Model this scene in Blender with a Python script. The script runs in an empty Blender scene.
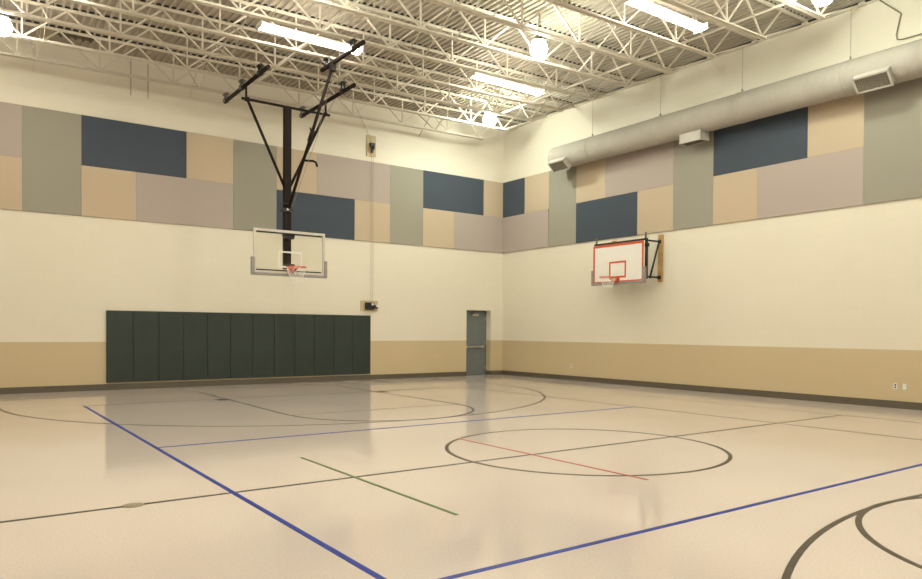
import bpy, bmesh, math, random
from mathutils import Vector, Matrix
random.seed(7)
C = bpy.context.scene.collection
PI = math.pi

# ------------------------------------------------------------------ materials
def srgb(r, g, b):
    f = lambda v: (v/255/12.92) if v/255 <= .04045 else ((v/255+.055)/1.055)**2.4
    return (f(r), f(g), f(b), 1)

def new_mat(name):
    m = bpy.data.materials.new(name); m.use_nodes = True
    nt = m.node_tree
    return m, nt, nt.nodes['Principled BSDF']

def simple(name, col, rough=.5, metal=0, noise=.06, scale=8, spec=.5, bump=0):
    m, nt, b = new_mat(name)
    b.inputs['Roughness'].default_value = rough
    b.inputs['Metallic'].default_value = metal
    b.inputs['Specular IOR Level'].default_value = spec
    tc = nt.nodes.new('ShaderNodeTexCoord'); n = nt.nodes.new('ShaderNodeTexNoise')
    n.inputs['Scale'].default_value = scale; n.inputs['Detail'].default_value = 4
    nt.links.new(tc.outputs['Object'], n.inputs['Vector'])
    r = nt.nodes.new('ShaderNodeValToRGB')
    r.color_ramp.elements[0].position = .3; r.color_ramp.elements[1].position = .7
    r.color_ramp.elements[0].color = tuple(c*(1-noise) for c in col[:3])+(1,)
    r.color_ramp.elements[1].color = tuple(min(1, c*(1+noise)) for c in col[:3])+(1,)
    nt.links.new(n.outputs['Fac'], r.inputs['Fac']); nt.links.new(r.outputs['Color'], b.inputs['Base Color'])
    if bump:
        bp = nt.nodes.new('ShaderNodeBump'); bp.inputs['Strength'].default_value = bump; bp.inputs['Distance'].default_value = .005
        nt.links.new(n.outputs['Fac'], bp.inputs['Height']); nt.links.new(bp.outputs['Normal'], b.inputs['Normal'])
    return m

def emit(name, col, s):
    m = bpy.data.materials.new(name); m.use_nodes = True
    nt = m.node_tree; nt.nodes.clear()
    e = nt.nodes.new('ShaderNodeEmission'); o = nt.nodes.new('ShaderNodeOutputMaterial')
    e.inputs['Color'].default_value = col; e.inputs['Strength'].default_value = s
    nt.links.new(e.outputs[0], o.inputs[0])
    return m

CREAM = (.76, .705, .595, 1)
TAN = (.58, .47, .30, 1)
def wall_mat(name, axis, side='both'):
    m, nt, b = new_mat(name)
    L = nt.links.new
    g = nt.nodes.new('ShaderNodeNewGeometry'); sep = nt.nodes.new('ShaderNodeSeparateXYZ'); L(g.outputs['Position'], sep.inputs[0])
    cmb = nt.nodes.new('ShaderNodeCombineXYZ'); L(sep.outputs[axis], cmb.inputs[0]); L(sep.outputs[2], cmb.inputs[1])
    br = nt.nodes.new('ShaderNodeTexBrick'); L(cmb.outputs[0], br.inputs['Vector'])
    br.inputs['Scale'].default_value = 1; br.inputs['Brick Width'].default_value = .4064; br.inputs['Row Height'].default_value = .2032
    br.inputs['Mortar Size'].default_value = .006; br.inputs['Mortar Smooth'].default_value = .5
    br.inputs['Color1'].default_value = (1, 1, 1, 1); br.inputs['Color2'].default_value = (.988, .985, .98, 1); br.inputs['Mortar'].default_value = (.965, .96, .95, 1)
    gt = nt.nodes.new('ShaderNodeMath'); gt.operation = 'LESS_THAN'; L(sep.outputs[2], gt.inputs[0]); gt.inputs[1].default_value = 1.195
    n = nt.nodes.new('ShaderNodeTexNoise'); n.inputs['Scale'].default_value = .7; n.inputs['Detail'].default_value = 5; L(g.outputs['Position'], n.inputs['Vector'])
    rr = nt.nodes.new('ShaderNodeValToRGB'); rr.color_ramp.elements[0].color = (.96, .95, .94, 1); rr.color_ramp.elements[1].color = (1, 1, 1, 1)
    L(n.outputs['Fac'], rr.inputs['Fac'])
    mx = nt.nodes.new('ShaderNodeMix'); mx.data_type = 'RGBA'
    mx.inputs['A'].default_value = CREAM; mx.inputs['B'].default_value = TAN; L(gt.outputs[0], mx.inputs['Factor'])
    m1 = nt.nodes.new('ShaderNodeMix'); m1.data_type = 'RGBA'; m1.blend_type = 'MULTIPLY'; m1.inputs['Factor'].default_value = 1
    L(mx.outputs['Result'], m1.inputs['A']); L(br.outputs['Color'], m1.inputs['B'])
    m2 = nt.nodes.new('ShaderNodeMix'); m2.data_type = 'RGBA'; m2.blend_type = 'MULTIPLY'; m2.inputs['Factor'].default_value = 1
    L(m1.outputs['Result'], m2.inputs['A']); L(rr.outputs['Color'], m2.inputs['B'])
    L(m2.outputs['Result'], b.inputs['Base Color'])
    bp = nt.nodes.new('ShaderNodeBump'); bp.inputs['Strength'].default_value = .08; bp.inputs['Distance'].default_value = .003; bp.invert = True
    L(br.outputs['Fac'], bp.inputs['Height']); L(bp.outputs['Normal'], b.inputs['Normal'])
    b.inputs['Roughness'].default_value = .55; b.inputs['Specular IOR Level'].default_value = .35
    return m

def floor_mat():
    m, nt, b = new_mat('gym_floor')
    L = nt.links.new
    g = nt.nodes.new('ShaderNodeNewGeometry')
    n1 = nt.nodes.new('ShaderNodeTexNoise'); n1.inputs['Scale'].default_value = 55; n1.inputs['Detail'].default_value = 3; L(g.outputs['Position'], n1.inputs['Vector'])
    r1 = nt.nodes.new('ShaderNodeValToRGB'); r1.color_ramp.elements[0].position = .32; r1.color_ramp.elements[1].position = .68
    r1.color_ramp.elements[0].color = (.675, .58, .52, 1); r1.color_ramp.elements[1].color = (.745, .655, .60, 1)
    L(n1.outputs['Fac'], r1.inputs['Fac'])
    n2 = nt.nodes.new('ShaderNodeTexNoise'); n2.inputs['Scale'].default_value = .5; n2.inputs['Detail'].default_value = 6; L(g.outputs['Position'], n2.inputs['Vector'])
    r2 = nt.nodes.new('ShaderNodeValToRGB'); r2.color_ramp.elements[0].position = .3; r2.color_ramp.elements[1].position = .75
    r2.color_ramp.elements[0].color = (.94, .94, .95, 1); r2.color_ramp.elements[1].color = (1, .99, .98, 1)
    L(n2.outputs['Fac'], r2.inputs['Fac'])
    mm = nt.nodes.new('ShaderNodeMix'); mm.data_type = 'RGBA'; mm.blend_type = 'MULTIPLY'; mm.inputs['Factor'].default_value = 1
    L(r1.outputs['Color'], mm.inputs['A']); L(r2.outputs['Color'], mm.inputs['B']); L(mm.outputs['Result'], b.inputs['Base Color'])
    mr = nt.nodes.new('ShaderNodeMapRange'); mr.inputs['To Min'].default_value = .06; mr.inputs['To Max'].default_value = .13
    L(n2.outputs['Fac'], mr.inputs['Value']); L(mr.outputs[0], b.inputs['Roughness'])
    n3 = nt.nodes.new('ShaderNodeTexNoise'); n3.inputs['Scale'].default_value = 3; n3.inputs['Detail'].default_value = 2; L(g.outputs['Position'], n3.inputs['Vector'])
    bp = nt.nodes.new('ShaderNodeBump'); bp.inputs['Strength'].default_value = .015; bp.inputs['Distance'].default_value = .01
    L(n3.outputs['Fac'], bp.inputs['Height']); L(bp.outputs['Normal'], b.inputs['Normal'])
    b.inputs['IOR'].default_value = 1.54
    return m

def glass_mat():
    m = bpy.data.materials.new('board_glass'); m.use_nodes = True
    nt = m.node_tree; nt.nodes.clear()
    t = nt.nodes.new('ShaderNodeBsdfTransparent'); t.inputs[0].default_value = (.97, .97, .95, 1)
    gl = nt.nodes.new('ShaderNodeBsdfGlossy'); gl.inputs['Roughness'].default_value = .03
    fr = nt.nodes.new('ShaderNodeFresnel'); fr.inputs['IOR'].default_value = 1.35
    mx = nt.nodes.new('ShaderNodeMixShader'); o = nt.nodes.new('ShaderNodeOutputMaterial')
    nt.links.new(fr.outputs[0], mx.inputs[0]); nt.links.new(t.outputs[0], mx.inputs[1]); nt.links.new(gl.outputs[0], mx.inputs[2]); nt.links.new(mx.outputs[0], o.inputs[0])
    return m

def deck_mat():
    m, nt, b = new_mat('painted_deck')
    L = nt.links.new
    g = nt.nodes.new('ShaderNodeNewGeometry'); sep = nt.nodes.new('ShaderNodeSeparateXYZ'); L(g.outputs['Position'], sep.inputs[0])
    n = nt.nodes.new('ShaderNodeTexNoise'); n.inputs['Scale'].default_value = .8; n.inputs['Detail'].default_value = 6; L(g.outputs['Position'], n.inputs['Vector'])
    r = nt.nodes.new('ShaderNodeValToRGB'); r.color_ramp.elements[0].color = (.40, .35, .28, 1); r.color_ramp.elements[1].color = (.46, .41, .335, 1)
    r.color_ramp.elements[0].position = .35; r.color_ramp.elements[1].position = .65
    L(n.outputs['Fac'], r.inputs['Fac'])
    def band(out, lo, hi):
        a = nt.nodes.new('ShaderNodeMath'); a.operation = 'GREATER_THAN'; L(out, a.inputs[0]); a.inputs[1].default_value = lo
        c = nt.nodes.new('ShaderNodeMath'); c.operation = 'LESS_THAN'; L(out, c.inputs[0]); c.inputs[1].default_value = hi
        d = nt.nodes.new('ShaderNodeMath'); d.operation = 'MULTIPLY'; L(a.outputs[0], d.inputs[0]); L(c.outputs[0], d.inputs[1]); return d.outputs[0]
    st = nt.nodes.new('ShaderNodeMath'); st.operation = 'MULTIPLY'      # a darker patch of deck by the door wall
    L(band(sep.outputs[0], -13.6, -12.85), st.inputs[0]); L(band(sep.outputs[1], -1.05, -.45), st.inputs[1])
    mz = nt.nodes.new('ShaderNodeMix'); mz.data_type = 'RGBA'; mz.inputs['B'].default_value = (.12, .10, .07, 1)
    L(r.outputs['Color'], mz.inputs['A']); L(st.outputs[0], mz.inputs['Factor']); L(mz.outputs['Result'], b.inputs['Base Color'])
    b.inputs['Roughness'].default_value = .6
    return m

M = dict(
    wall_x=wall_mat('painted_block_along_x', 0), wall_y=wall_mat('painted_block_along_y', 1),
    floor=floor_mat(), deck=deck_mat(),
    joist=simple('joist_paint', (.63, .575, .48, 1), .5),
    base=simple('rubber_base', (.11, .09, .065, 1), .5),
    door=simple('door_paint', (.15, .17, .17, 1), .45),
    doorframe=simple('door_frame_paint', (.12, .14, .145, 1), .4),
    steel=simple('brushed_steel', (.50, .47, .42, 1), .35, .6),
    pad=simple('pad_vinyl', (.019, .031, .026, 1), .42, noise=.08, scale=3),
    mast=simple('hoop_steel_brown', (.014, .009, .007, 1), .7, spec=.18),
    black=simple('black_steel', (.012, .012, .012, 1), .4),
    clamp=simple('zinc_clamp', (.16, .15, .15, 1), .45, .4),
    alum=simple('board_frame_aluminium', (.55, .50, .45, 1), .4),
    padding=simple('board_padding', (.27, .245, .22, 1), .6),
    white=simple('board_white', (.78, .75, .70, 1), .35, noise=.02),
    whiteline=simple('target_white', (.70, .68, .62, 1), .5, noise=.01),
    orange=simple('rim_orange', (.62, .085, .03, 1), .4),
    boardorange=simple('board_orange', (.58, .09, .03, 1), .45),
    net=simple('net_cord', (.75, .73, .68, 1), .8),
    wood=simple('board_wood', (.42, .26, .10, 1), .55, noise=.2, scale=5),
    woodlight=simple('pale_board_wood', (.52, .40, .23, 1), .55, noise=.12, scale=5),
    glass=glass_mat(),
    duct=simple('duct_paint', (.36, .33, .285, 1), .8, spec=.2, noise=.04, scale=2),
    ductbox=simple('diffuser_paint', (.46, .43, .38, 1), .5),
    grille=simple('grille_dark', (.27, .235, .185, 1), .6),
    cable=simple('steel_cable', (.30, .27, .21, 1), .5, .3),
    conduit=simple('conduit_paint', (.28, .23, .16, 1), .6),
    plastic=simple('white_plastic', (.72, .72, .72, 1), .4),
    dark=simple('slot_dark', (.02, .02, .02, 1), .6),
    housing=simple('fixture_white', (.75, .72, .66, 1), .4),
    p_mauve=simple('fabric_mauve', (.42, .355, .32, 1), .9, noise=.02, scale=60, spec=.1),
    p_tan=simple('fabric_tan', (.51, .41, .30, 1), .9, noise=.02, scale=60, spec=.1),
    p_sage=simple('fabric_sage', (.315, .295, .245, 1), .9, noise=.02, scale=60, spec=.1),
    p_blue=simple('fabric_blue', (.070, .084, .108, 1), .9, noise=.02, scale=60, spec=.1),
    ln_black=simple('line_charcoal', (.035, .03, .026, 1), .45, noise=.05, spec=.22),
    ln_umber=simple('line_umber', (.08, .062, .042, 1), .45, noise=.1, spec=.22),
    ln_blue=simple('line_blue', (.012, .035, .30, 1), .45, noise=.15, spec=.22),
    ln_green=simple('line_green', (.09, .16, .05, 1), .45, noise=.1, spec=.22),
    ln_red=simple('line_red', (.45, .09, .06, 1), .45, noise=.1, spec=.22),
    ln_grey=simple('line_grey', (.20, .155, .12, 1), .45, noise=.1, spec=.22),
    plate=simple('plate_brass', (.34, .29, .19, 1), .4, .3),
    tube=emit('fluorescent_tubes', (1, .92, .80, 1), 38),
    globe_strong=emit('high_bay_globe_strong', (.93, 1, .85, 1), 200),  # stronger emission than the other globes
    globe_dim=emit('high_bay_globe_dim', (1, .94, .80, 1), 60),  # weaker, warmer emission than the other globes
    globe=emit('high_bay_globe', (.93, 1, .84, 1), 145),
)

# ------------------------------------------------------------------ mesh helpers
class MB:
    def __init__(s): s.bm = bmesh.new()
    def box(s, x0, x1, y0, y1, z0, z1, mi=0, bevel=0):
        r = bmesh.ops.create_cube(s.bm, size=1)
        vs = r['verts']
        for v in vs:
            v.co = Vector(((x0+x1)/2+v.co.x*abs(x1-x0), (y0+y1)/2+v.co.y*abs(y1-y0), (z0+z1)/2+v.co.z*abs(z1-z0)))
        fs = set(f for v in vs for f in v.link_faces)
        for f in fs: f.material_index = mi
        if bevel:
            es = set(e for v in vs for e in v.link_edges)
            r2 = bmesh.ops.bevel(s.bm, geom=list(es), offset=bevel, segments=2, profile=.6, affect='EDGES')
            for f in r2['faces']: f.material_index = mi
        return s
    def prism(s, a, b, w, h, mi=0, up=(0, 0, 1)):
        """rectangular bar from a to b"""
        a = Vector(a); b = Vector(b); d = (b-a).normalized(); u = Vector(up)
        if abs(d.dot(u)) > .98: u = Vector((1, 0, 0)) if abs(d.x) < .9 else Vector((0, 1, 0))
        sx = d.cross(u).normalized(); uz = sx.cross(d).normalized()
        vs = []
        for p in (a, b):
            for i, j in ((-1, -1), (1, -1), (1, 1), (-1, 1)):
                vs.append(s.bm.verts.new(p+sx*(i*w/2)+uz*(j*h/2)))
        q = [(3, 2, 1, 0), (4, 5, 6, 7), (0, 1, 5, 4), (1, 2, 6, 5), (2, 3, 7, 6), (3, 0, 4, 7)]
        for f in q:
            ff = s.bm.faces.new([vs[i] for i in f]); ff.material_index = mi
        return s
    def tube(s, pts, r, n=10, mi=0, closed=False, cap=True):
        pts = [Vector(p) for p in pts]; N = len(pts); rings = []
        prev = None
        for i, p in enumerate(pts):
            if closed: d = (pts[(i+1) % N]-pts[i-1]).normalized()
            else: d = (pts[min(i+1, N-1)]-pts[max(i-1, 0)]).normalized()
            if prev is None:
                u = Vector((0, 0, 1)) if abs(d.z) < .9 else Vector((1, 0, 0))
                x = d.cross(u).normalized()
            else:
                x = (prev-d*prev.dot(d)).normalized()
            prev = x; y = d.cross(x)
            rr = r[i] if isinstance(r, (list, tuple)) else r
            rings.append([s.bm.verts.new(p+(x*math.cos(2*PI*k/n)+y*math.sin(2*PI*k/n))*rr) for k in range(n)])
        for i in range(N if closed else N-1):
            A = rings[i]; B = rings[(i+1) % N]
            for k in range(n):
                f = s.bm.faces.new((A[k], A[(k+1) % n], B[(k+1) % n], B[k])); f.material_index = mi; f.smooth = n > 6
        if cap and not closed:
            f = s.bm.faces.new(rings[0][::-1]); f.material_index = mi
            f = s.bm.faces.new(rings[-1]); f.material_index = mi
        return s
    def build(s, name, mat, parent=None, loc=(0, 0, 0), rot=(0, 0, 0)):
        bmesh.ops.recalc_face_normals(s.bm, faces=s.bm.faces[:])
        me = bpy.data.meshes.new(name); s.bm.to_mesh(me); s.bm.free()
        for m in (mat if isinstance(mat, (list, tuple)) else [mat]): me.materials.append(m)
        o = bpy.data.objects.new(name, me); C.objects.link(o)
        o.location = loc; o.rotation_euler = rot
        if parent: o.parent = parent
        return o

def tag(o, label=None, cat=None, group=None, kind=None):
    if label: o['label'] = label
    if cat: o['category'] = cat
    if group: o['group'] = group
    if kind: o['kind'] = kind
    return o
def empty(name, loc, rz=0, **k):
    o = bpy.data.objects.new(name, None); C.objects.link(o); o.location = loc; o.rotation_euler = (0, 0, rz); o.empty_display_size = .1
    return tag(o, **k)
def copy_tree(o, parent=None):
    c = o.copy(); C.objects.link(c); c.parent = parent
    for ch in [x for x in list(C.objects) if x.parent == o]: copy_tree(ch, c)
    return c

# ------------------------------------------------------------------ room
W, LEN, T = 17.8, 25.73, .3
def deck_z(x): return 8.54+.0208*x          # underside of the roof deck
PADX0, CX, HALF = -12.508, -8.91, -12.865
DX0, DX1, DH, DREC = -1.545, -.515, 2.22, .30   # door opening

floor = tag(MB().box(-W-T, T, -LEN-T, T, -.2, 0).build('floor', M['floor']), 'glossy speckled beige gym floor painted with court lines', 'floor', kind='structure')

w = MB()
w.box(-W-T, DX0, 0, T, 0, 8.7); w.box(DX1, T, 0, T, 0, 8.7); w.box(DX0, DX1, 0, T, DH, 8.7)
tag(w.build('wall_left', M['wall_x']), 'cream painted block wall with tan lower band and the grey door', 'wall', kind='structure')
tag(MB().box(0, T, -LEN-T, 0, 0, 8.7).build('wall_right', M['wall_y']), 'cream painted block wall with tan lower band under the round duct', 'wall', kind='structure')
tag(MB().box(-W-T, -W, -LEN-T, 0, 0, 8.7).build('wall_opposite', M['wall_y']), 'cream painted block wall facing the duct wall', 'wall', kind='structure')
tag(MB().box(-W, 0, -LEN-T, -LEN, 0, 8.7).build('wall_behind', M['wall_x']), 'cream painted block wall behind the viewpoint', 'wall', kind='structure')

# corrugated deck, ribs along y
bm = bmesh.new()
prof = []; pitch = .1524; x = -W
while x < 0:
    for dx, dz in ((0, 0), (.036, 0), (.044, .045), (.1444, .045)):
        if x+dx <= 0: prof.append((x+dx, dz))
    x += pitch
prof.append((0, 0))
va = []
for px, dz in prof: va.append([bm.verts.new((px, yy, deck_z(px)+dz)) for yy in (-LEN, 0)])
top = [bm.verts.new((px, yy, deck_z(px)+.12)) for px in (-W, 0) for yy in (-LEN, 0)]
for i in range(len(va)-1): bm.faces.new((va[i][0], va[i][1], va[i+1][1], va[i+1][0]))
bm.faces.new((top[0], top[1], top[3], top[2]))
me = bpy.data.meshes.new('ceiling'); bm.to_mesh(me); bm.free(); me.materials.append(M['deck'])
ce = bpy.data.objects.new('ceiling', me); C.objects.link(ce)
tag(ce, 'painted ribbed metal roof deck above the open steel joists', 'ceiling', kind='structure')

tag(MB().box(-.006, -.001, -LEN, 0, 8.47, 8.54).build('gap_shade_strip', M['dark']), 'dark strip imitating the shaded gap between the roof deck and the top of the wall with the duct', 'trim', kind='structure')  # flat dark box in place of the recessed, shaded gap
tag(MB().box(-.05, -.001, -LEN, 0, 8.43, 8.47).build('trim_2', M['joist']), 'cream ledger angle along the top of the wall with the duct', 'trim', kind='structure')
# baseboards
b = MB(); b.box(-W, DX0, -.012, 0, 0, .15); b.box(DX1, -.012, -.012, 0, 0, .15)
b.box(DX1-.012, DX1, 0, DREC-.052, 0, .15)
tag(b.build('baseboard_left', M['base']), 'dark rubber baseboard along the wall with the door', 'baseboard', kind='structure')
tag(MB().box(-.012, 0, -LEN, 0, 0, .15).build('baseboard_right', M['base']), 'dark rubber baseboard along the wall under the duct', 'baseboard', kind='structure')

# door, set back in its opening
dr = empty('door_1', (DX0, DREC, 0), label='grey steel door set back in the wall near the corner', cat='door', kind='structure')
dw = DX1-DX0
f = MB(); f.box(0, .05, -.05, .03, 0, DH); f.box(dw-.05, dw, -.05, .03, 0, DH); f.box(.05, dw-.05, -.05, .03, DH-.05, DH)
f.build('door_frame', M['doorframe'], dr)
lf = MB().box(.05, dw-.05, -.045, 0, .008, DH-.05).build('door_leaf', M['door'], dr)
h = MB(); h.box(.10, dw-.17, -.12, -.085, .955, 1.0, bevel=.008); h.box(.08, .2, -.11, -.045, .93, 1.03); h.box(dw-.25, dw-.13, -.11, -.045, .94, 1.02)
tag(h.build('push_bar', M['steel'], lf), 'bright metal push bar')
h = MB(); h.box(.38, .66, -.12, -.045, 2.03, 2.1, bevel=.006); h.prism((.62, -.10, 2.11), (.42, -.2, 2.14), .02, .012); h.prism((.42, -.2, 2.14), (.5, -.07, 2.17), .02, .012)
tag(h.build('door_closer', M['steel'], lf), 'pale metal door closer')
h = MB()
for z in (.25, 1.1, 1.95): h.tube([(dw-.052, -.055, z-.06), (dw-.052, -.055, z+.06)], .01, 8)
h.build('hinge', M['steel'], dr)

# ------------------------------------------------------------------ court lines (flat painted parts of the floor)
LW = .05
def line_rect(x0, x1, y0, y1, name, mat, lab=None, z=.0012):
    o = MB().box(x0, x1, y0, y1, .0, z).build(name, M[mat], floor)
    if lab: o['label'] = lab
    return o
def arc_line(cx, cy, r, a0, a1, name, mat, lab=None, w=LW, n=96, legs=None, z=.0014):
    bm = bmesh.new(); pts = []
    if legs: pts.append((cx+r*math.cos(a0), legs, (math.cos(a0), 0)))
    for i in range(n+1):
        a = a0+(a1-a0)*i/n; pts.append((cx+r*math.cos(a), cy+r*math.sin(a), (math.cos(a), math.sin(a))))
    if legs: pts.append((cx+r*math.cos(a1), legs, (math.cos(a1), 0)))
    rows = [[bm.verts.new((x-nx*(-w/2 if k else w/2), y-ny*(-w/2 if k else w/2), zz)) for k in (0, 1) for zz in (0, z)] for x, y, (nx, ny) in pts]
    for A, B in zip(rows, rows[1:]):
        bm.faces.new((A[1], A[3], B[3], B[1])); bm.faces.new((A[0], A[1], B[1], B[0])); bm.faces.new((A[3], A[2], B[2], B[3]))
    bmesh.ops.recalc_face_normals(bm, faces=bm.faces[:])
    me = bpy.data.meshes.new(name); bm.to_mesh(me); bm.free(); me.materials.append(M[mat])
    o = bpy.data.objects.new(name, me); C.objects.link(o); o.parent = floor
    if lab: o['label'] = lab
    return o
SX = 6.73; BASE = -1.57; FT = -7.37; HOOPY = -3.17; h2 = LW/2
line_rect(CX-SX, CX+SX, HALF-h2, HALF+h2, 'halfway_line', 'ln_black', 'thin black line across the middle of the court')
line_rect(CX+SX-h2, CX+SX+h2, -24.2, BASE, 'court_sideline', 'ln_grey', 'faint grey court sideline near the duct wall')
line_rect(CX-SX-h2, CX-SX+h2, -24.2, BASE, 'court_sideline', 'ln_grey', 'faint grey court sideline farthest from the duct wall')
line_rect(CX-SX, CX+SX, BASE-h2, BASE+h2, 'court_baseline', 'ln_grey', 'faint grey baseline in front of the green pads')
arc_line(CX, HALF, 1.802, 0, 2*PI, 'center_circle', 'ln_umber', 'brown circle in the middle of the court', z=.0018)
arc_line(CX, HOOPY, 5.98, 0, -PI, 'three_point_line', 'ln_umber', 'wide brown arc below the hanging hoop', z=.0018, legs=BASE)
arc_line(CX, 2*HALF-HOOPY, 5.99, 0, PI, 'three_point_line', 'ln_umber', 'wide brown arc nearest the viewpoint', z=.0018, legs=2*HALF-BASE)
for s in (-1, 1):
    line_rect(CX+s*1.83-h2, CX+s*1.83+h2, FT, BASE, 'lane_line', 'ln_black', 'black lane line under the hanging hoop, the one '+('farther from' if s < 0 else 'nearer to')+' the door', z=.002)
    line_rect(CX+s*1.83+(-.24 if s < 0 else .02), CX+s*1.83+(-.02 if s < 0 else .24), -4.07, -3.73, 'lane_block', 'ln_black', 'small black block mark beside the lane line', z=.0022)
line_rect(CX-1.83, CX+1.83, FT-h2, FT+h2, 'free_throw_line', 'ln_grey', 'faint free throw line closing the lane', z=.0018)
arc_line(CX, FT, 1.805, 0, -PI, 'free_throw_arc', 'ln_black', 'black half circle in front of the lane', z=.0022)
arc_line(CX, 2*HALF-FT, 1.80, 0, PI, 'free_throw_arc', 'ln_umber', 'brown half circle at the bottom edge of the picture', z=.0024)
VX0, VX1 = -13.50, -4.33
line_rect(VX0-h2, VX0+h2, -21.98, -3.74, 'volleyball_sideline', 'ln_blue', 'bold blue volleyball sideline running towards the viewpoint', z=.0026)
line_rect(VX1-h2, VX1+h2, -21.98, -3.74, 'volleyball_sideline', 'ln_grey', 'worn pale volleyball sideline on the duct wall side', z=.0026)
line_rect(VX0, VX1, -3.765, -3.715, 'volleyball_end_line', 'ln_grey', 'worn pale volleyball end line crossing the lane', z=.0026)
line_rect(VX0, VX1, -9.81, -9.76, 'volleyball_attack_line', 'ln_blue', 'thin blue attack line beyond the middle circle', z=.0026)
line_rect(VX0, VX1, -15.95, -15.90, 'volleyball_attack_line', 'ln_blue', 'blue attack line nearest the viewpoint', z=.0026)
line_rect(-12.262, -12.227, -14.717, -11.477, 'short_green_line', 'ln_green', 'short green line crossing the halfway line', z=.0028)
line_rect(-9.83, -9.795, -14.68, -11.3, 'short_red_line', 'ln_red', 'short red line across the middle circle', z=.003)
pl = MB(); pl.tube([(0, 0, 0), (0, 0, .004), (0, 0, .0055)], [.085, .085, .078], 40)
tag(pl.build('floor_plate', M['plate'], loc=(-14.36, HALF, .0012)), 'small round brass cover plate set in the floor on the halfway line', 'floor plate')

# ------------------------------------------------------------------ wall pads
ordn = ['first', 'second', 'third', 'fourth', 'fifth', 'sixth', 'seventh', 'eighth', 'ninth', 'tenth', 'eleventh', 'twelfth']
pm = MB(); pm.box(.003, .6066, -.05, -.001, 0, 1.783, bevel=.01)
pad0 = pm.build('wall_pad', M['pad'])
for i in range(12):
    o = pad0 if i == 0 else pad0.copy()
    if i: C.objects.link(o)
    o.location = (PADX0+i*.6096, 0, .186)
    pos = {0: 'at the far left end of the row', 11: 'at the right end of the row'}.get(i, ordn[i]+' from the left end of the row')
    tag(o, 'tall dark green vinyl wall pad, '+pos, 'wall pad', 'dark green wall pads')

# ------------------------------------------------------------------ acoustic panels
ZB, ZS, ZT = 4.235, 5.455, 6.665
def panel(wall, a, b, row, col, label):
    z0, z1 = {'t': (ZS, ZT), 'b': (ZB, ZS), 'f': (ZB, ZT)}[row]
    m = MB(); g = .0015
    if wall == 'L': m.box(a+g-(a+b)/2, b-g-(a+b)/2, -.04, -.001, z0+g, z1-g, bevel=.002); loc = ((a+b)/2, 0, 0)
    else: m.box(-.04, -.001, a+g-(a+b)/2, b-g-(a+b)/2, z0+g, z1-g, bevel=.002); loc = (0, (a+b)/2-(.03 if b < -.1 else 0), 0)
    tag(m.build('acoustic_panel', M['p_'+col], loc=loc), label, 'acoustic panel', 'fabric acoustic panels on the '+('door wall' if wall == 'L' else 'duct wall'))
D = 'on the door wall'; R_ = 'on the duct wall'
s = [-.885-1.2155*k for k in range(0, 15)]   # seams of the left wall: s[0]=-.9, s[1]=-2.12 ...
LP = [
 (s[0], -.042, 't', 'tan', 'narrow tan upper acoustic panel %s touching the corner' % D),
 (s[2], s[0], 't', 'blue', 'dark blue upper acoustic panel %s, the one nearest the corner' % D),
 (s[1], -.042, 'b', 'mauve', 'lilac grey lower acoustic panel %s touching the corner' % D),
 (s[2], s[1], 'b', 'tan', 'cream tan lower acoustic panel %s under the blue panel nearest the corner' % D),
 (s[3], s[2], 'f', 'sage', 'full-height sage acoustic panel %s, the one nearest the corner' % D),
 (s[5], s[3], 't', 'mauve', 'mauve upper acoustic panel %s behind the pulley cable' % D),
 (s[6], s[5], 't', 'tan', 'tan upper acoustic panel %s directly behind the hoop braces' % D),
 (s[4], s[3], 'b', 'tan', 'tan lower acoustic panel %s crossed by the winch cable' % D),
 (s[6], s[4], 'b', 'blue', 'dark blue lower acoustic panel %s behind the hanging hoop mast' % D),
 (s[7], s[6], 'f', 'sage', 'full-height sage acoustic panel %s just left of the hoop mast' % D),
 (s[8], s[7], 't', 'tan', 'tan upper acoustic panel %s right of the far-left dark blue one' % D),
 (s[10], s[8], 't', 'blue', 'dark blue upper acoustic panel %s, the leftmost dark one' % D),
 (s[9], s[7], 'b', 'mauve', 'long mauve lower acoustic panel %s above the green pads' % D),
 (s[10], s[9], 'b', 'tan', 'tan lower acoustic panel %s under the leftmost dark blue one' % D),
 (s[11], s[10], 'f', 'sage', 'full-height sage acoustic panel %s, farthest from the corner' % D),
 (s[13], s[11], 't', 'mauve', 'mauve upper acoustic panel %s cut by the left picture edge' % D),
 (s[12], s[11], 'b', 'tan', 'tan lower acoustic panel %s cut by the left picture edge' % D),
 (-W+.01, s[12], 'b', 'blue', 'dark blue lower acoustic panel %s beyond the left picture edge' % D),
]
for a, b_, r_, c_, l_ in LP: panel('L', a, b_, r_, c_, l_)
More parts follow.
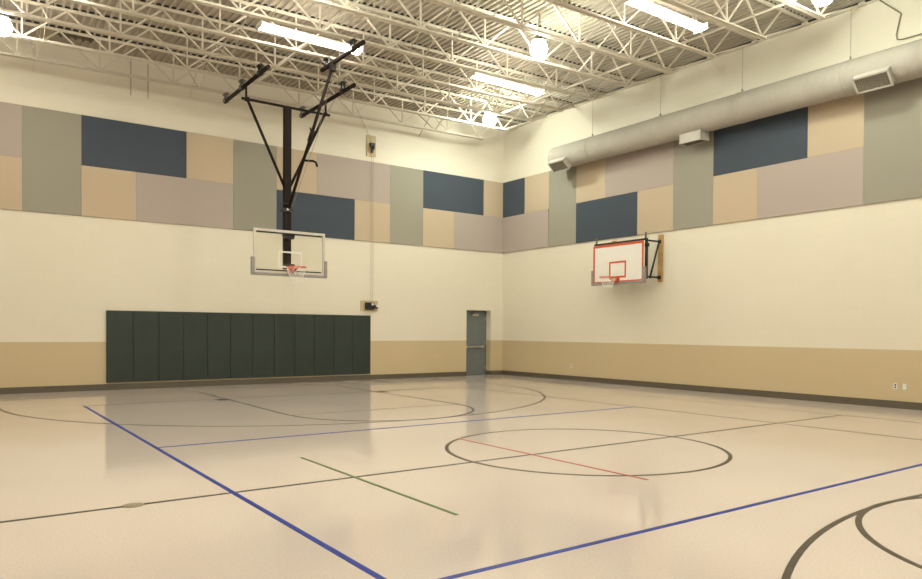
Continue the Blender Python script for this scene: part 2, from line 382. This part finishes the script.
RP = [
 (-1.157, -.001, 't', 'blue', 'small dark blue upper acoustic panel %s touching the corner' % R_),
 (-2.36, -1.157, 't', 'tan', 'tan upper acoustic panel %s beside the small corner blue one' % R_),
 (-2.36, -.001, 'b', 'mauve', 'lilac grey lower acoustic panel %s touching the corner' % R_),
 (-3.60, -2.36, 'f', 'sage', 'full-height sage acoustic panel %s below the end of the duct' % R_),
 (-4.80, -3.60, 't', 'tan', 'tan upper acoustic panel %s under the first stretch of duct' % R_),
 (-7.25, -4.80, 't', 'mauve', 'mauve upper acoustic panel %s half hidden under the duct' % R_),
 (-6.02, -3.60, 'b', 'blue', 'dark blue lower acoustic panel %s above the wall hoop' % R_),
 (-7.25, -6.02, 'b', 'tan', 'tan lower acoustic panel %s right above the wall hoop bracket' % R_),
 (-8.475, -7.25, 'f', 'sage', 'full-height sage acoustic panel %s under the middle vent box' % R_),
 (-10.92, -8.475, 't', 'blue', 'large dark blue upper acoustic panel %s right of the middle vent box' % R_),
 (-12.145, -10.92, 't', 'tan', 'tan upper acoustic panel %s below the rightmost vent grille' % R_),
 (-9.70, -8.475, 'b', 'tan', 'tan lower acoustic panel %s under the large dark blue one' % R_),
 (-12.145, -9.70, 'b', 'mauve', 'pink mauve lower acoustic panel %s, the widest pale one' % R_),
 (-13.37, -12.145, 'f', 'sage', 'full-height olive sage acoustic panel %s at the right picture edge' % R_),
]
for a, b_, r_, c_, l_ in RP: panel('R', a, b_, r_, c_, l_)

# ------------------------------------------------------------------ steel joists
N = 13
JY = [-.97-1.24*k for k in range(N)]
def zb(x): return deck_z(x)-.79     # underside of the bottom chord
def zt(x): return deck_z(x)-.004
nodes = [-1.80, -3.03]+[-3.03-1.6257*k for k in range(1, 8)]+[-16.0]
nodes = [n for n in nodes]
tops = []
prev = None
tops.append(-1.08)
for a, b_ in zip(nodes, nodes[1:]): tops.append((a+b_)/2)
tops.append(-16.72)
j = empty('roof_joist', (0, JY[0], 0))
m = MB()
for x0, x1 in ((-W+.02, -.02),):
    for s_ in (-1, 1):
        m.prism((x0, s_*.031, zt(x0)-.003), (x1, s_*.031, zt(x1)-.003), .044, .006)
        m.prism((x0, s_*.013, zt(x0)-.025), (x1, s_*.013, zt(x1)-.025), .006, .044)
m.build('top_chord', M['joist'], j)
m = MB()
for s_ in (-1, 1):
    x0, x1 = -16.1, -1.62
    m.prism((x0, s_*.036, zb(x0)+.003), (x1, s_*.036, zb(x1)+.003), .054, .006)
    m.prism((x0, s_*.013, zb(x0)+.033), (x1, s_*.013, zb(x1)+.033), .006, .06)
m.build('bottom_chord', M['joist'], j)
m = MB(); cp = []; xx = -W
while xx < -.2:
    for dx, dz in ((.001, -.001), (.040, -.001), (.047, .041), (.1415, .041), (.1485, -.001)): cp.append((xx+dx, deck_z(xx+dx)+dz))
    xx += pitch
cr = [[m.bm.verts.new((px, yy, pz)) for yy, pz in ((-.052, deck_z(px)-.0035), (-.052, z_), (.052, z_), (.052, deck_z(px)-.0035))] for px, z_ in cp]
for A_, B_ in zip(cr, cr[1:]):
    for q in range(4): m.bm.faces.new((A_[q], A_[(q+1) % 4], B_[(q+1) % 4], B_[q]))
tag(m.build('flute_shade_strip', M['dark'], j), 'dark strip standing in for shade in the deck flutes over the chord')  # added dark filler, imitates the shade inside the flutes above the chord
def web(a, b_):
    m = MB(); A = Vector(a); B = Vector(b_); mid = (A+B)/2
    m.prism(A-mid, B-mid, .034, .034, up=(0, 1, 0)); m.build('web_member', M['joist'], j, loc=mid)
for i, n in enumerate(nodes):
    bz = zb(n)+.04
    web((n, 0, bz), (tops[i], 0, zt(tops[i])-.04)); web((n, 0, bz), (tops[i+1], 0, zt(tops[i+1])-.04))
    if 0 < i < len(nodes)-1: web((n, 0, bz), (n, 0, zt(n)-.04))
web((-1.75, 0, zb(-1.75)+.04), (-.08, 0, zt(-.08)-.10)); web((-16.05, 0, zb(-16.05)+.04), (-W+.08, 0, zt(-W)-.07))
m = MB(); m.box(-.14, -.001, -.06, .06, zt(0)-.115, zt(0)-.065); m.build('bearing_seat', M['joist'], j)
m = MB(); m.box(-W+.001, -W+.14, -.06, .06, zt(-W)-.115, zt(-W)-.065)
m.build('bearing_seat', M['joist'], j)
jn = ['closest to the door wall']+['%s out from the door wall' % o for o in ordn[1:]]+['farthest from the door wall']
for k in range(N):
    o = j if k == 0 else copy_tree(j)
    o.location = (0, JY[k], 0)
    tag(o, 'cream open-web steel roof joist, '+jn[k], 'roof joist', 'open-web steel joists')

# cross bridging between neighbouring joists
rows = [-3.5, -7.05, -10.55, -14.05]
pos_ = ['nearest the duct wall', 'second from the duct wall', 'third from the duct wall', 'farthest from the duct wall']
for ri, xr in enumerate(rows):
    br = empty('joist_bridging', (xr, 0, 0), label='cream crossed angle bridging between joists, row '+pos_[ri], cat='bridging', group='bridging rows')
    ys = [0]+JY
    first = None
    zB_, zT_ = zb(xr)+.04, zt(xr)-.04
    for a, b_ in zip(ys, ys[1:]):
        if ri in (0, 2) and any(b_ < fy < a for fy in (-5.31, -10.27, -15.2)): continue   # a light fixture hangs in this bay
        for q in (0, 1):
            dx = .02 if q else -.02
            A = (dx, a-.02 if a == 0 else a, zB_ if q else zT_); B = (dx, b_, zT_ if q else zB_)
            mm = MB(); mid = (Vector(A)+Vector(B))/2
            mm.prism(Vector(A)-mid, Vector(B)-mid, .006, .034, up=(0, 0, 1)); mm.build('bridging_angle', M['joist'], br, loc=mid)
# sprinkler pipe
sp = MB(); px_ = -2.52
sp.tube([(px_, -2.3, 7.9), (px_, -16, 7.9)], .021, 10)
sp = tag(sp.build('sprinkler_pipe', M['joist']), 'thin cream pipe threaded through the joists near the duct wall', 'pipe')
for y in (-5.5, -9.6, -13.9):
    q = MB(); q.tube([(px_, y, 7.9), (px_-.16, y, 7.9), (px_-.19, y, 7.93), (px_-.19, y, 8.0)], .014, 8); q.tube([(px_-.19, y, 8.0), (px_-.19, y, 8.03)], .03, 8)
    q.build('sprinkler_head', M['joist'], sp)

# ------------------------------------------------------------------ luminaires
def strip(x, y, label, drop=0):
    zc = 7.69+.0208*(x+9.45)-.01-drop
    t = empty('fluorescent_fixture', (x, y, zc), label=label, cat='ceiling light', group='long fluorescent fixtures')
    L_ = 1.12
    m = MB()
    m.box(-L_, L_, -.055, .055, .075, .13); m.prism((-L_, -.145, .05), (L_, -.145, .05), .035, .008, up=(0, -.6, 1)); m.prism((-L_, .145, .05), (L_, .145, .05), .035, .008, up=(0, .6, 1))
    for s_ in (-1, 1): m.box(s_*L_-.006, s_*L_+.006, -.17, .17, -.015, .12)
    m.build('housing', M['housing'], t)
    lens = MB()
    pts = [(-.085, .035), (-.08, .008), (-.05, -.012), (.05, -.012), (.08, .008), (.085, .035), (.056, .074), (-.056, .074)]
    bm = lens.bm; A = [bm.verts.new((-L_+.01, a, b)) for a, b in pts]; B = [bm.verts.new((L_-.01, a, b)) for a, b in pts]
    for i in range(8): bm.faces.new((A[i], A[(i+1) % 8], B[(i+1) % 8], B[i]))
    bm.faces.new(A[::-1]); bm.faces.new(B)
    tag(lens.build('lamp_lens', M['tube'], t), 'glowing white lens')
    for s_ in (-.9, .9):
        m = MB(); m.tube([(s_, 0, .13), (s_, 0, deck_z(x+s_)-zc)], .004, 6); m.build('hanger_wire', M['cable'], t)
strip(-9.45, -5.31, 'long glowing fluorescent fixture above the hanging hoop', .09)
strip(-4.16, -5.31, 'long glowing fluorescent fixture above the far corner of the room', .05)
strip(-4.13, -10.27, 'long glowing fluorescent fixture at the top right, beside the sprinkler pipe', .02)
for x in (-9.45, -14.7): strip(x, -10.27, 'long fluorescent fixture overhead, out of the picture, row by the far wall')
strip(-14.7, -5.31, 'long fluorescent fixture beyond the left picture edge')
for x in (-4.13, -9.45, -14.7):
    for y in (-15.2, -20.2): strip(x, y, 'long fluorescent fixture overhead, out of the picture')

def globe(x, y, z, label, mat='globe'):
    t = empty('high_bay_light', (x, y, z), label=label, cat='ceiling light', group='round high bay lights')
    m = MB(); n = 8; pr = [(-.155, .07), (-.15, .12), (-.10, .165), (-.02, .19), (.06, .185), (.12, .15), (.158, .112)]
    m.tube([(0, 0, a) for a, r in pr], [r for a, r in pr], 28)
    tag(m.build('globe', M[mat], t), 'glowing round prismatic globe')
    m = MB(); m.tube([(0, 0, .160), (0, 0, .172), (0, 0, .19), (0, 0, .27), (0, 0, .31)], [.15, .14, .085, .075, .03], 24, cap=False)
    tag(m.build('ballast_housing', M['clamp'], t), 'grey ballast housing')
    m = MB(); m.tube([(0, 0, .31), (0, 0, deck_z(x)-z)], .012, 8); m.tube([(.05, 0, .29), (.07, 0, .4), (.02, .0, deck_z(x)-z)], .005, 6)
    m.build('hanging_rod', M['clamp'], t)
globe(-5.28, -7.79, 7.64, 'round glowing high bay light near the middle of the ceiling')
globe(-2.80, -2.83, 7.70, 'round glowing high bay light closest to the room corner', 'globe_strong')
globe(-14.80, -2.83, 7.39, 'round glowing high bay light at the left picture edge', 'globe_dim')
globe(-2.85, -12.75, 7.63, 'round glowing high bay light at the top right above the duct')
for x, y in ((-14.8, -12.75), (-11.0, -7.79), (-2.85, -22.7), (-14.8, -22.7), (-8.9, -17.7)):
    globe(x, y, 7.5, 'round high bay light overhead, out of the picture')

# ------------------------------------------------------------------ backboards
def board(root, style):
    """local frame: x across, -y front, z up from the floor; front face at y=0"""
    Wd, H, z0 = .914, 1.067, 2.872
    rimz = 3.03 if style == 'glass' else 3.0
    bb = empty('backboard', (0, 0, 0)); bb.parent = root
    if style == 'glass':
        g = MB().box(-Wd+.03, Wd-.03, .004, .016, z0+.03, z0+H-.03).build('glass_sheet', M['glass'], bb)
        m = MB()
        for a, b_ in ((-Wd, -Wd+.06), (Wd-.06, Wd)): m.box(a, b_, 0, .035, z0, z0+H)
        m.box(-Wd+.06, Wd-.06, 0, .035, z0, z0+.06); m.box(-Wd+.06, Wd-.06, 0, .035, z0+H-.06, z0+H)
        tag(m.build('board_frame', M['alum'], bb), 'pale metal frame')
        tgt, tm, lab = .0015, 'whiteline', 'white target square'
    else:
        MB().box(-Wd, Wd, 0, .035, z0, z0+H, bevel=.004).build('board_panel', M['white'], bb)
        m = MB(); q = .065
        for a, b_ in ((-Wd, -Wd+q), (Wd-q, Wd)): m.box(a, b_, -.002, 0, z0, z0+H)
        m.box(-Wd+q, Wd-q, -.002, 0, z0, z0+.05); m.box(-Wd+q, Wd-q, -.002, 0, z0+H-q, z0+H)
        tag(m.build('board_border', M['boardorange'], bb), 'orange painted border')
        tgt, tm, lab = -.002, 'boardorange', 'orange target square'
    m = MB(); q = .038 if style == 'glass' else .05; zz0 = rimz+.0; zz1 = rimz+(.40 if style == 'glass' else .457)
    y0, y1 = (tgt, .004) if style == 'glass' else (tgt, 0)
    for a, b_ in ((-.305, -.305+q), (.305-q, .305)): m.box(a, b_, y0, y1, zz0, zz1)
    m.box(-.305+q, .305-q, y0, y1, zz1-q, zz1); m.box(-.305+q, .305-q, y0, y1, zz0, zz0+q)
    tag(m.build('target_square', M[tm], bb), lab)
    m = MB()
    m.box(-Wd-.05, Wd+.05, -.03, .055, z0-.05, z0+.018, bevel=.014)
    for s_ in (-1, 1): m.box(-Wd-.055 if s_ < 0 else Wd-.025, -Wd+.025 if s_ < 0 else Wd+.055, -.03, .055, z0-.04, z0+.38, bevel=.014)
    tag(m.build('edge_padding', M['padding'], bb), 'grey foam padding')
    # rim
    m = MB(); rc = -.381; R = .2286
    m.tube([(R*math.cos(a), rc+R*math.sin(a), rimz) for a in [2*PI*i/40 for i in range(40)]], .011, 8, closed=True)
    m.box(-.075, .075, -.022, -.003, rimz-.13, rimz+.03)
    m.box(-.07, .07, -.17, -.02, rimz-.022, rimz-.004)
    for s_ in (-1, 1): m.prism((s_*.06, -.02, rimz-.11), (s_*.10, -.20, rimz-.012), .012, .05)
    for i in range(12):
        a = 2*PI*i/12; m.tube([(R*math.cos(a), rc+R*math.sin(a), rimz-.008), (R*.99*math.cos(a), rc+R*.99*math.sin(a), rimz-.03)], .004, 5)
    rim = m.build('rim', M['orange'], root)
    m = MB(); K = 12; ns = 1 if style == 'glass' else .6; Ls = [(a*ns, b_) for a, b_ in ((0, R), (.09, .205), (.18, .17), (.27, .145), (.35, .135), (.43, .145))]
    P = lambda lv, k: (Ls[lv][1]*math.cos(2*PI*k/K), rc+Ls[lv][1]*math.sin(2*PI*k/K), rimz-.02-Ls[lv][0])
    for lv in range(len(Ls)-1):
        for k in range(K):
            off = .5*(lv % 2); off2 = .5*((lv+1) % 2)
            m.tube([P(lv, k+off), P(lv+1, k+off+.5)], .0034, 5); m.tube([P(lv, k+off), P(lv+1, k+off-.5)], .0034, 5)
    m.build('net', M['net'], rim)
    return bb

# hanging hoop in front of the door wall
HX, HY = -8.88, -2.79
hoop = empty('hanging_basketball_hoop', (HX, HY, 0), label='basketball hoop with clear glass backboard hanging from the ceiling on a dark steel mast', cat='basketball hoop')
board(hoop, 'glass')
my = .22                                              # mast centre behind the board face
def rel(x, y, z): return (x-HX, y-HY, z)
m = MB(); m.box(-.085, .085, my-.07, my+.07, 3.02, 7.0, bevel=.008); tag(m.build('mast', M['mast'], hoop), 'dark brown square steel mast')
m = MB(); m.prism((-1.13, my, 7.0), (1.13, my, 7.0), .05, .05); cb = m.build('cross_bar', M['mast'], hoop)
for s_ in (-1, 1):
    m = MB(); m.box(s_*1.0-.04, s_*1.0+.04, my-.06, my+.06, 6.965, 7.04); m.build('bracket', M['mast'], cb)
for s_ in (-1, 1):
    m = MB(); m.tube([(s_*.98, my, 6.97), (s_*.06, my, 5.02)], .034, 10); m.build('side_brace', M['mast'], hoop)
    m = MB(); m.tube([(s_*1.02, my, 7.02), (s_*1.02, my, 7.34)], .026, 8); m.build('drop_hanger', M['mast'], hoop)
pc = rel(-8.80, -4.98, 7.32); pm_ = (.0, my-.09, 4.49)
br = MB(); br.tube([pm_, pc], .036, 12); br = br.build('folding_brace', M['mast'], hoop)
V1, V2 = Vector(pm_), Vector(pc); at = lambda t: V1+(V2-V1)*t
m = MB(); m.tube([at(.50), at(.575)], .055, 12); m.tube([at(.55), at(.575)+Vector((-.06, 0, .06))], .02, 8); m.build('brace_knuckle', M['mast'], br)
hk = at(.365); m = MB(); m.tube([hk, hk+Vector((.24, 0, .02)), hk+Vector((.31, 0, .0)), hk+Vector((.35, 0, -.10))], .027, 8); m.build('hook_arm', M['mast'], br)
m = MB(); m.tube([at(.02)+Vector((.06, -.05, 0)), at(.55)+Vector((.13, 0, -.05)), at(.97)+Vector((.06, 0, 0))], .006, 6); m.build('hoist_cable', M['cable'], hoop)
m = MB(); m.box(-.13, .13, my-.11, my+.10, 4.42, 4.50); m.box(-.12, .12, my-.10, my+.09, 4.60, 4.63); tag(m.build('mast_clamp', M['black'], hoop), 'black clamp round the mast')
m = MB(); m.box(-.055, .0, my-.125, my-.105, 4.45, 4.49); m.build('clamp_bolt', M['steel'], hoop)
# board fixing arms
m = MB(); m.box(-.83, .83, .036, .085, 3.85, 3.885); m.build('mounting_arm', M['black'], hoop)
m = MB(); m.box(-.83, .83, .036, .085, 2.945, 2.975); m.build('mounting_arm', M['black'], hoop)
m = MB(); m.box(-.15, .15, .086, my-.071, 3.80, 3.92); m.box(-.12, .12, .05, .15, 3.75, 3.80); m.build('mounting_bracket', M['black'], hoop)
m = MB(); m.box(-.12, .12, .02, my-.05, 3.0, 3.13); m.build('mounting_bracket', M['black'], hoop)
# ceiling pipes and joist clamps
def cpipe(x, y0, y1, z, ys):
    m = MB(); m.tube([rel(x, y0, z), rel(x, y1, z)], .048, 14); p = m.build('ceiling_pipe', M['mast'], hoop)
    for y in ys:
        m = MB(); m.box(x-HX-.058, x-HX+.058, y-HY-.07, y-HY+.07, z-.03, z+.055); m.box(x-HX-.02, x-HX+.02, y-HY-.09, y-HY-.07, z, zb(x)+.02); m.box(x-HX-.02, x-HX+.02, y-HY+.07, y-HY+.09, z, zb(x)+.02)
        m.box(x-HX-.06, x-HX+.06, y-HY-.10, y-HY+.10, zb(x)-.03, zb(x)-.005)
        tag(m.build('joist_clamp', M['black'] if y < -3 or x > -8.85 and y < -4 else M['clamp'], p), 'bolted joist clamp')
cpipe(-9.88, -.89, -3.98, 7.36, (-.97, -2.21, -3.45))
cpipe(-7.81, -.89, -4.06, 7.36, (-.97, -3.45))
cpipe(-8.80, -4.42, -6.42, 7.38, (-4.69, -5.93))
m = MB(); m.box(pc[0]-.05, pc[0]+.05, pc[1]-.07, pc[1]+.07, 7.2, 7.36); m.build('pivot_bracket', M['mast'], hoop)

# wall hoop
WY = -6.03; WXF = -.80
wh = empty('wall_basketball_hoop', (WXF, WY, 0), rz=-PI/2, label='basketball hoop with white orange-edged backboard on a black bracket fixed to the duct wall', cat='basketball hoop')
board(wh, 'solid')
# local x = world -y ; local y = world +x ; wall face at local y = .80
for s_ in (-1, 1):
    m = MB(); m.box(s_*.84-.075, s_*.84+.075, .755, .798, 2.88, 4.16); tag(m.build('wall_beam', M['wood'], wh), 'varnished wood wall beam')
    m = MB(); m.tube([(s_*.82, .22, 2.94), (s_*.82, .22, 4.03)], .042, 12); m.build('frame_upright', M['black'], wh)
    for z in (3.97, 3.0):
        m = MB(); m.tube([(s_*.82, .22, z), (s_*.82, .755, z)], .024, 10); m.box(s_*.82-.05, s_*.82+.05, .735, .755, z-.05, z+.05); m.build('support_arm', M['black'], wh)
    m = MB(); m.tube([(s_*.82, .70, 3.90), (s_*.82, .36, 2.96)], .026, 10); m.build('diagonal_brace', M['black'], wh)
    m = MB(); m.tube([(s_*.89, .10, 3.99), (s_*.89, .10, 4.17)], .025, 8); tag(m.build('adjusting_stub', M['clamp'], wh), 'grey metal stub above the board')
    m = MB(); m.tube([(s_*.82, .22, 3.80), (s_*.82, .22, 3.89)], .075, 14); m.build('collar', M['black'], wh)
for z in (3.98, 3.0):
    m = MB(); m.box(-.95, .95, .06, .12, z-.02, z+.025); m.build('cross_member', M['black'], wh)
for s_ in (-1, 1):
    m = MB(); m.box(s_*.82-.02, s_*.82+.02, .12, .2, 3.96, 4.0); m.box(s_*.82-.02, s_*.82+.02, .12, .2, 2.98, 3.02); m.box(s_*.3-.02, s_*.3+.02, .036, .06, 2.95, 3.95); m.build('board_strut', M['black'], wh)

# ------------------------------------------------------------------ winch and pulley on the door wall
wb = empty('winch_board', (-5.23, 0, 2.26), label='small wood board with a black hoist winch above the right end of the green pads', cat='winch')
m = MB().box(-.29, .29, -.03, 0, -.155, .16, bevel=.003).build('backing_board', M['woodlight'], wb)
m = MB(); m.box(-.16, .10, -.16, -.03, -.11, .10, bevel=.01); m.tube([(.02, -.17, -.02), (.02, -.05, -.02)], .085, 16); m.tube([(.08, -.12, -.03), (.22, -.12, -.03)], .06, 14)
m.build('winch_motor', M['black'], wb)
for x, z in ((.03, .05), (.19, .0)):
    m = MB(); m.tube([(x, -.185, z), (x, -.165, z)], .036, 14); tag(m.build('round_cap', M['plastic'], wb), 'round white cap')
pb = empty('pulley_board', (-5.19, 0, 7.13), label='small wood board with a black cable pulley high on the door wall', cat='pulley')
MB().box(-.155, .155, -.04, 0, -.31, .33, bevel=.003).build('backing_board', M['woodlight'], pb)
m = MB(); m.box(-.07, .08, -.12, -.04, -.02, .09); m.tube([(-.035, -.10, -.05), (.045, -.10, -.05)], .075, 18); m.box(-.02, .03, -.12, -.04, -.2, -.08); m.build('pulley_wheel', M['black'], pb)
m = MB(); m.tube([(-5.225, -.11, 2.34), (-5.225, -.11, 7.05)], .005, 6); m.tube([(-5.16, -.11, 2.30), (-5.16, -.11, 7.05)], .004, 6)
m.tube([(-5.19, -.12, 7.14), (-5.32, -.3, 7.2), (-8.60, -4.70, 7.53)], .005, 6)
tag(m.build('hoist_cable', M['cable']), 'thin steel hoist cable running from the winch up over the pulley to the ceiling', 'cable')

# ------------------------------------------------------------------ duct
DXC, DZC, DR = -.50, 6.82, .35
def dz_at(y): return DZC
dt = empty('round_air_duct', (DXC, 0, DZC), label='large round painted air duct running along the top of the right-hand wall', cat='air duct')
m = MB()
ys = []; rs = []
y = -2.97
ys += [-3.17, -3.175, -3.185, -3.21, -3.24]; rs += [.25, .30, .325, .342, DR]
y = -3.24
k = 0
while y > -LEN+.2:
    for dy, dr_ in ((.0, 0), (.045, 0), (.0525, .0035), (.06, 0)):
        ys.append(y-dy-.001); rs.append(DR+dr_*.8)
    y -= .105
m.tube([(0, yy, 0) for yy in ys], rs, 48)
m.build('duct_shell', M['duct'], dt)
for yc in (-4.75, -7.2, -9.6, -12.1, -14.5, -17, -19.4, -21.8):
    m = MB(); m.tube([(0, yc-.05, 0), (0, yc-.045, 0), (0, yc+.045, 0), (0, yc+.05, 0)], [DR, DR+.007, DR+.007, DR], 48)
    m.build('duct_coupling', M['duct'], dt)
    m = MB(); m.tube([(0, yc, DR), (0, yc, deck_z(DXC)-DZC)], .005, 6); m.box(-.02, .02, yc-.012, yc+.012, DR-.01, DR+.09); m.build('hanger_rod', M['cable'], dt)
def diffuser(yc, hl, ang, pr):
    """box let into the lower quarter of the duct; ang measured from straight down towards the room (-x)"""
    e = empty('air_diffuser', (0, yc, 0)); e.parent = dt; e.rotation_euler = (0, ang, 0)
    m = MB(); hw = .17; z0 = -DR-pr; z1 = -DR+.10
    m.box(-hw, -hw+.012, -hl, hl, z0, z1); m.box(hw-.012, hw, -hl, hl, z0, z1)
    m.box(-hw, hw, -hl, -hl+.012, z0, z1); m.box(-hw, hw, hl-.012, hl, z0, z1)
    for s_ in (-1, 1): m.box(-hw-.012, hw+.012, s_*(hl-.01)-.02, s_*(hl-.01)+.02, z0-.006, z0); m.box(s_*(hw-.01)-.02, s_*(hw-.01)+.02, -hl, hl, z0-.006, z0)
    m.build('diffuser_box', M['ductbox'], e)
    m = MB(); m.box(-hw+.012, hw-.012, -hl+.012, hl-.012, z0+.03, z0+.036)
    n = int(hl*2/.035)
    for i in range(1, n):
        yy = -hl+i*2*hl/n; m.box(-hw+.012, hw-.012, yy-.003, yy+.003, z0+.004, z0+.03)
    tag(m.build('grille', M['grille'], e), 'dark louvred grille')
diffuser(-3.66, .34, PI/4*.95, .12)
diffuser(-8.26, .325, 0, .19)
diffuser(-12.69, .34, PI/4, .10)

# ------------------------------------------------------------------ small wall fittings
def outlet(y, label, holes):
    t = empty('wall_outlet', (0, y, .45), label=label, cat='wall outlet')
    MB().box(-.008, -.001, -.037, .037, -.06, .06, bevel=.002).build('cover_plate', M['plastic'], t)
    m = MB()
    for z in ((-.025, .025) if holes else (0,)): m.box(-.0095, -.008, -.016, .016, z-.016, z+.016)
    m.build('socket', M['dark'] if holes else M['plastic'], t)
outlet(-12.856, 'white wall outlet with dark sockets, left one of the pair at right edge', True)
outlet(-13.03, 'white blank wall plate, right one of the pair at right edge', False)
outlet(-3.425, 'single white wall outlet below and left of the wall hoop', True)
m = MB(); m.tube([(-.03, -12.45, 8.42), (-.03, -12.82, 8.05), (-.03, -12.865, 8.0), (-.03, -12.78, 7.6), (-.03, -12.80, 7.5), (-.03, -12.9, 7.47), (-.03, -14.2, 7.46)], .013, 8)
tag(m.build('bent_conduit', M['conduit']), 'thin bent conduit on the wall above the rightmost vent grille', 'conduit')
for x, w_ in ((-11.94, 'left one of the pair'), (-11.54, 'right one of the pair')):
    m = MB(); m.tube([(x, -.015, 7.35), (x, -.015, deck_z(x)-.01)], .009, 6)
    tag(m.build('wall_conduit', M['conduit']), 'thin vertical conduit high on the door wall, '+w_, 'conduit', 'conduits high on the door wall')

# ------------------------------------------------------------------ camera
cam = bpy.data.cameras.new('camera'); co = bpy.data.objects.new('camera', cam); C.objects.link(co)
R3 = Matrix(((0.80884269, 0.00370039, -0.58801345), (-0.58798959, 0.01607805, -0.80870869), (0.00646157, 0.99986389, 0.0151804)))
co.matrix_world = Matrix.Translation((-15.645, -19.5496, 1.5284)) @ R3.to_4x4()
cam.sensor_fit = 'HORIZONTAL'; cam.sensor_width = 36; cam.lens = 715.955/922*36
cam.shift_x = (461-469.1356)/922; cam.shift_y = (341.4457-289.5)/922
cam.clip_end = 200
bpy.context.scene.camera = co

sc = bpy.context.scene
wd = bpy.data.worlds.new('world'); sc.world = wd; wd.use_nodes = True
wd.node_tree.nodes['Background'].inputs[0].default_value = (1, .95, .85, 1); wd.node_tree.nodes['Background'].inputs[1].default_value = .02
vs = sc.view_settings; sc.display_settings.display_device = 'sRGB'
vs.view_transform = 'Standard'; vs.look = 'None'; vs.gamma = 1; vs.use_curve_mapping = False
vs.exposure = .2
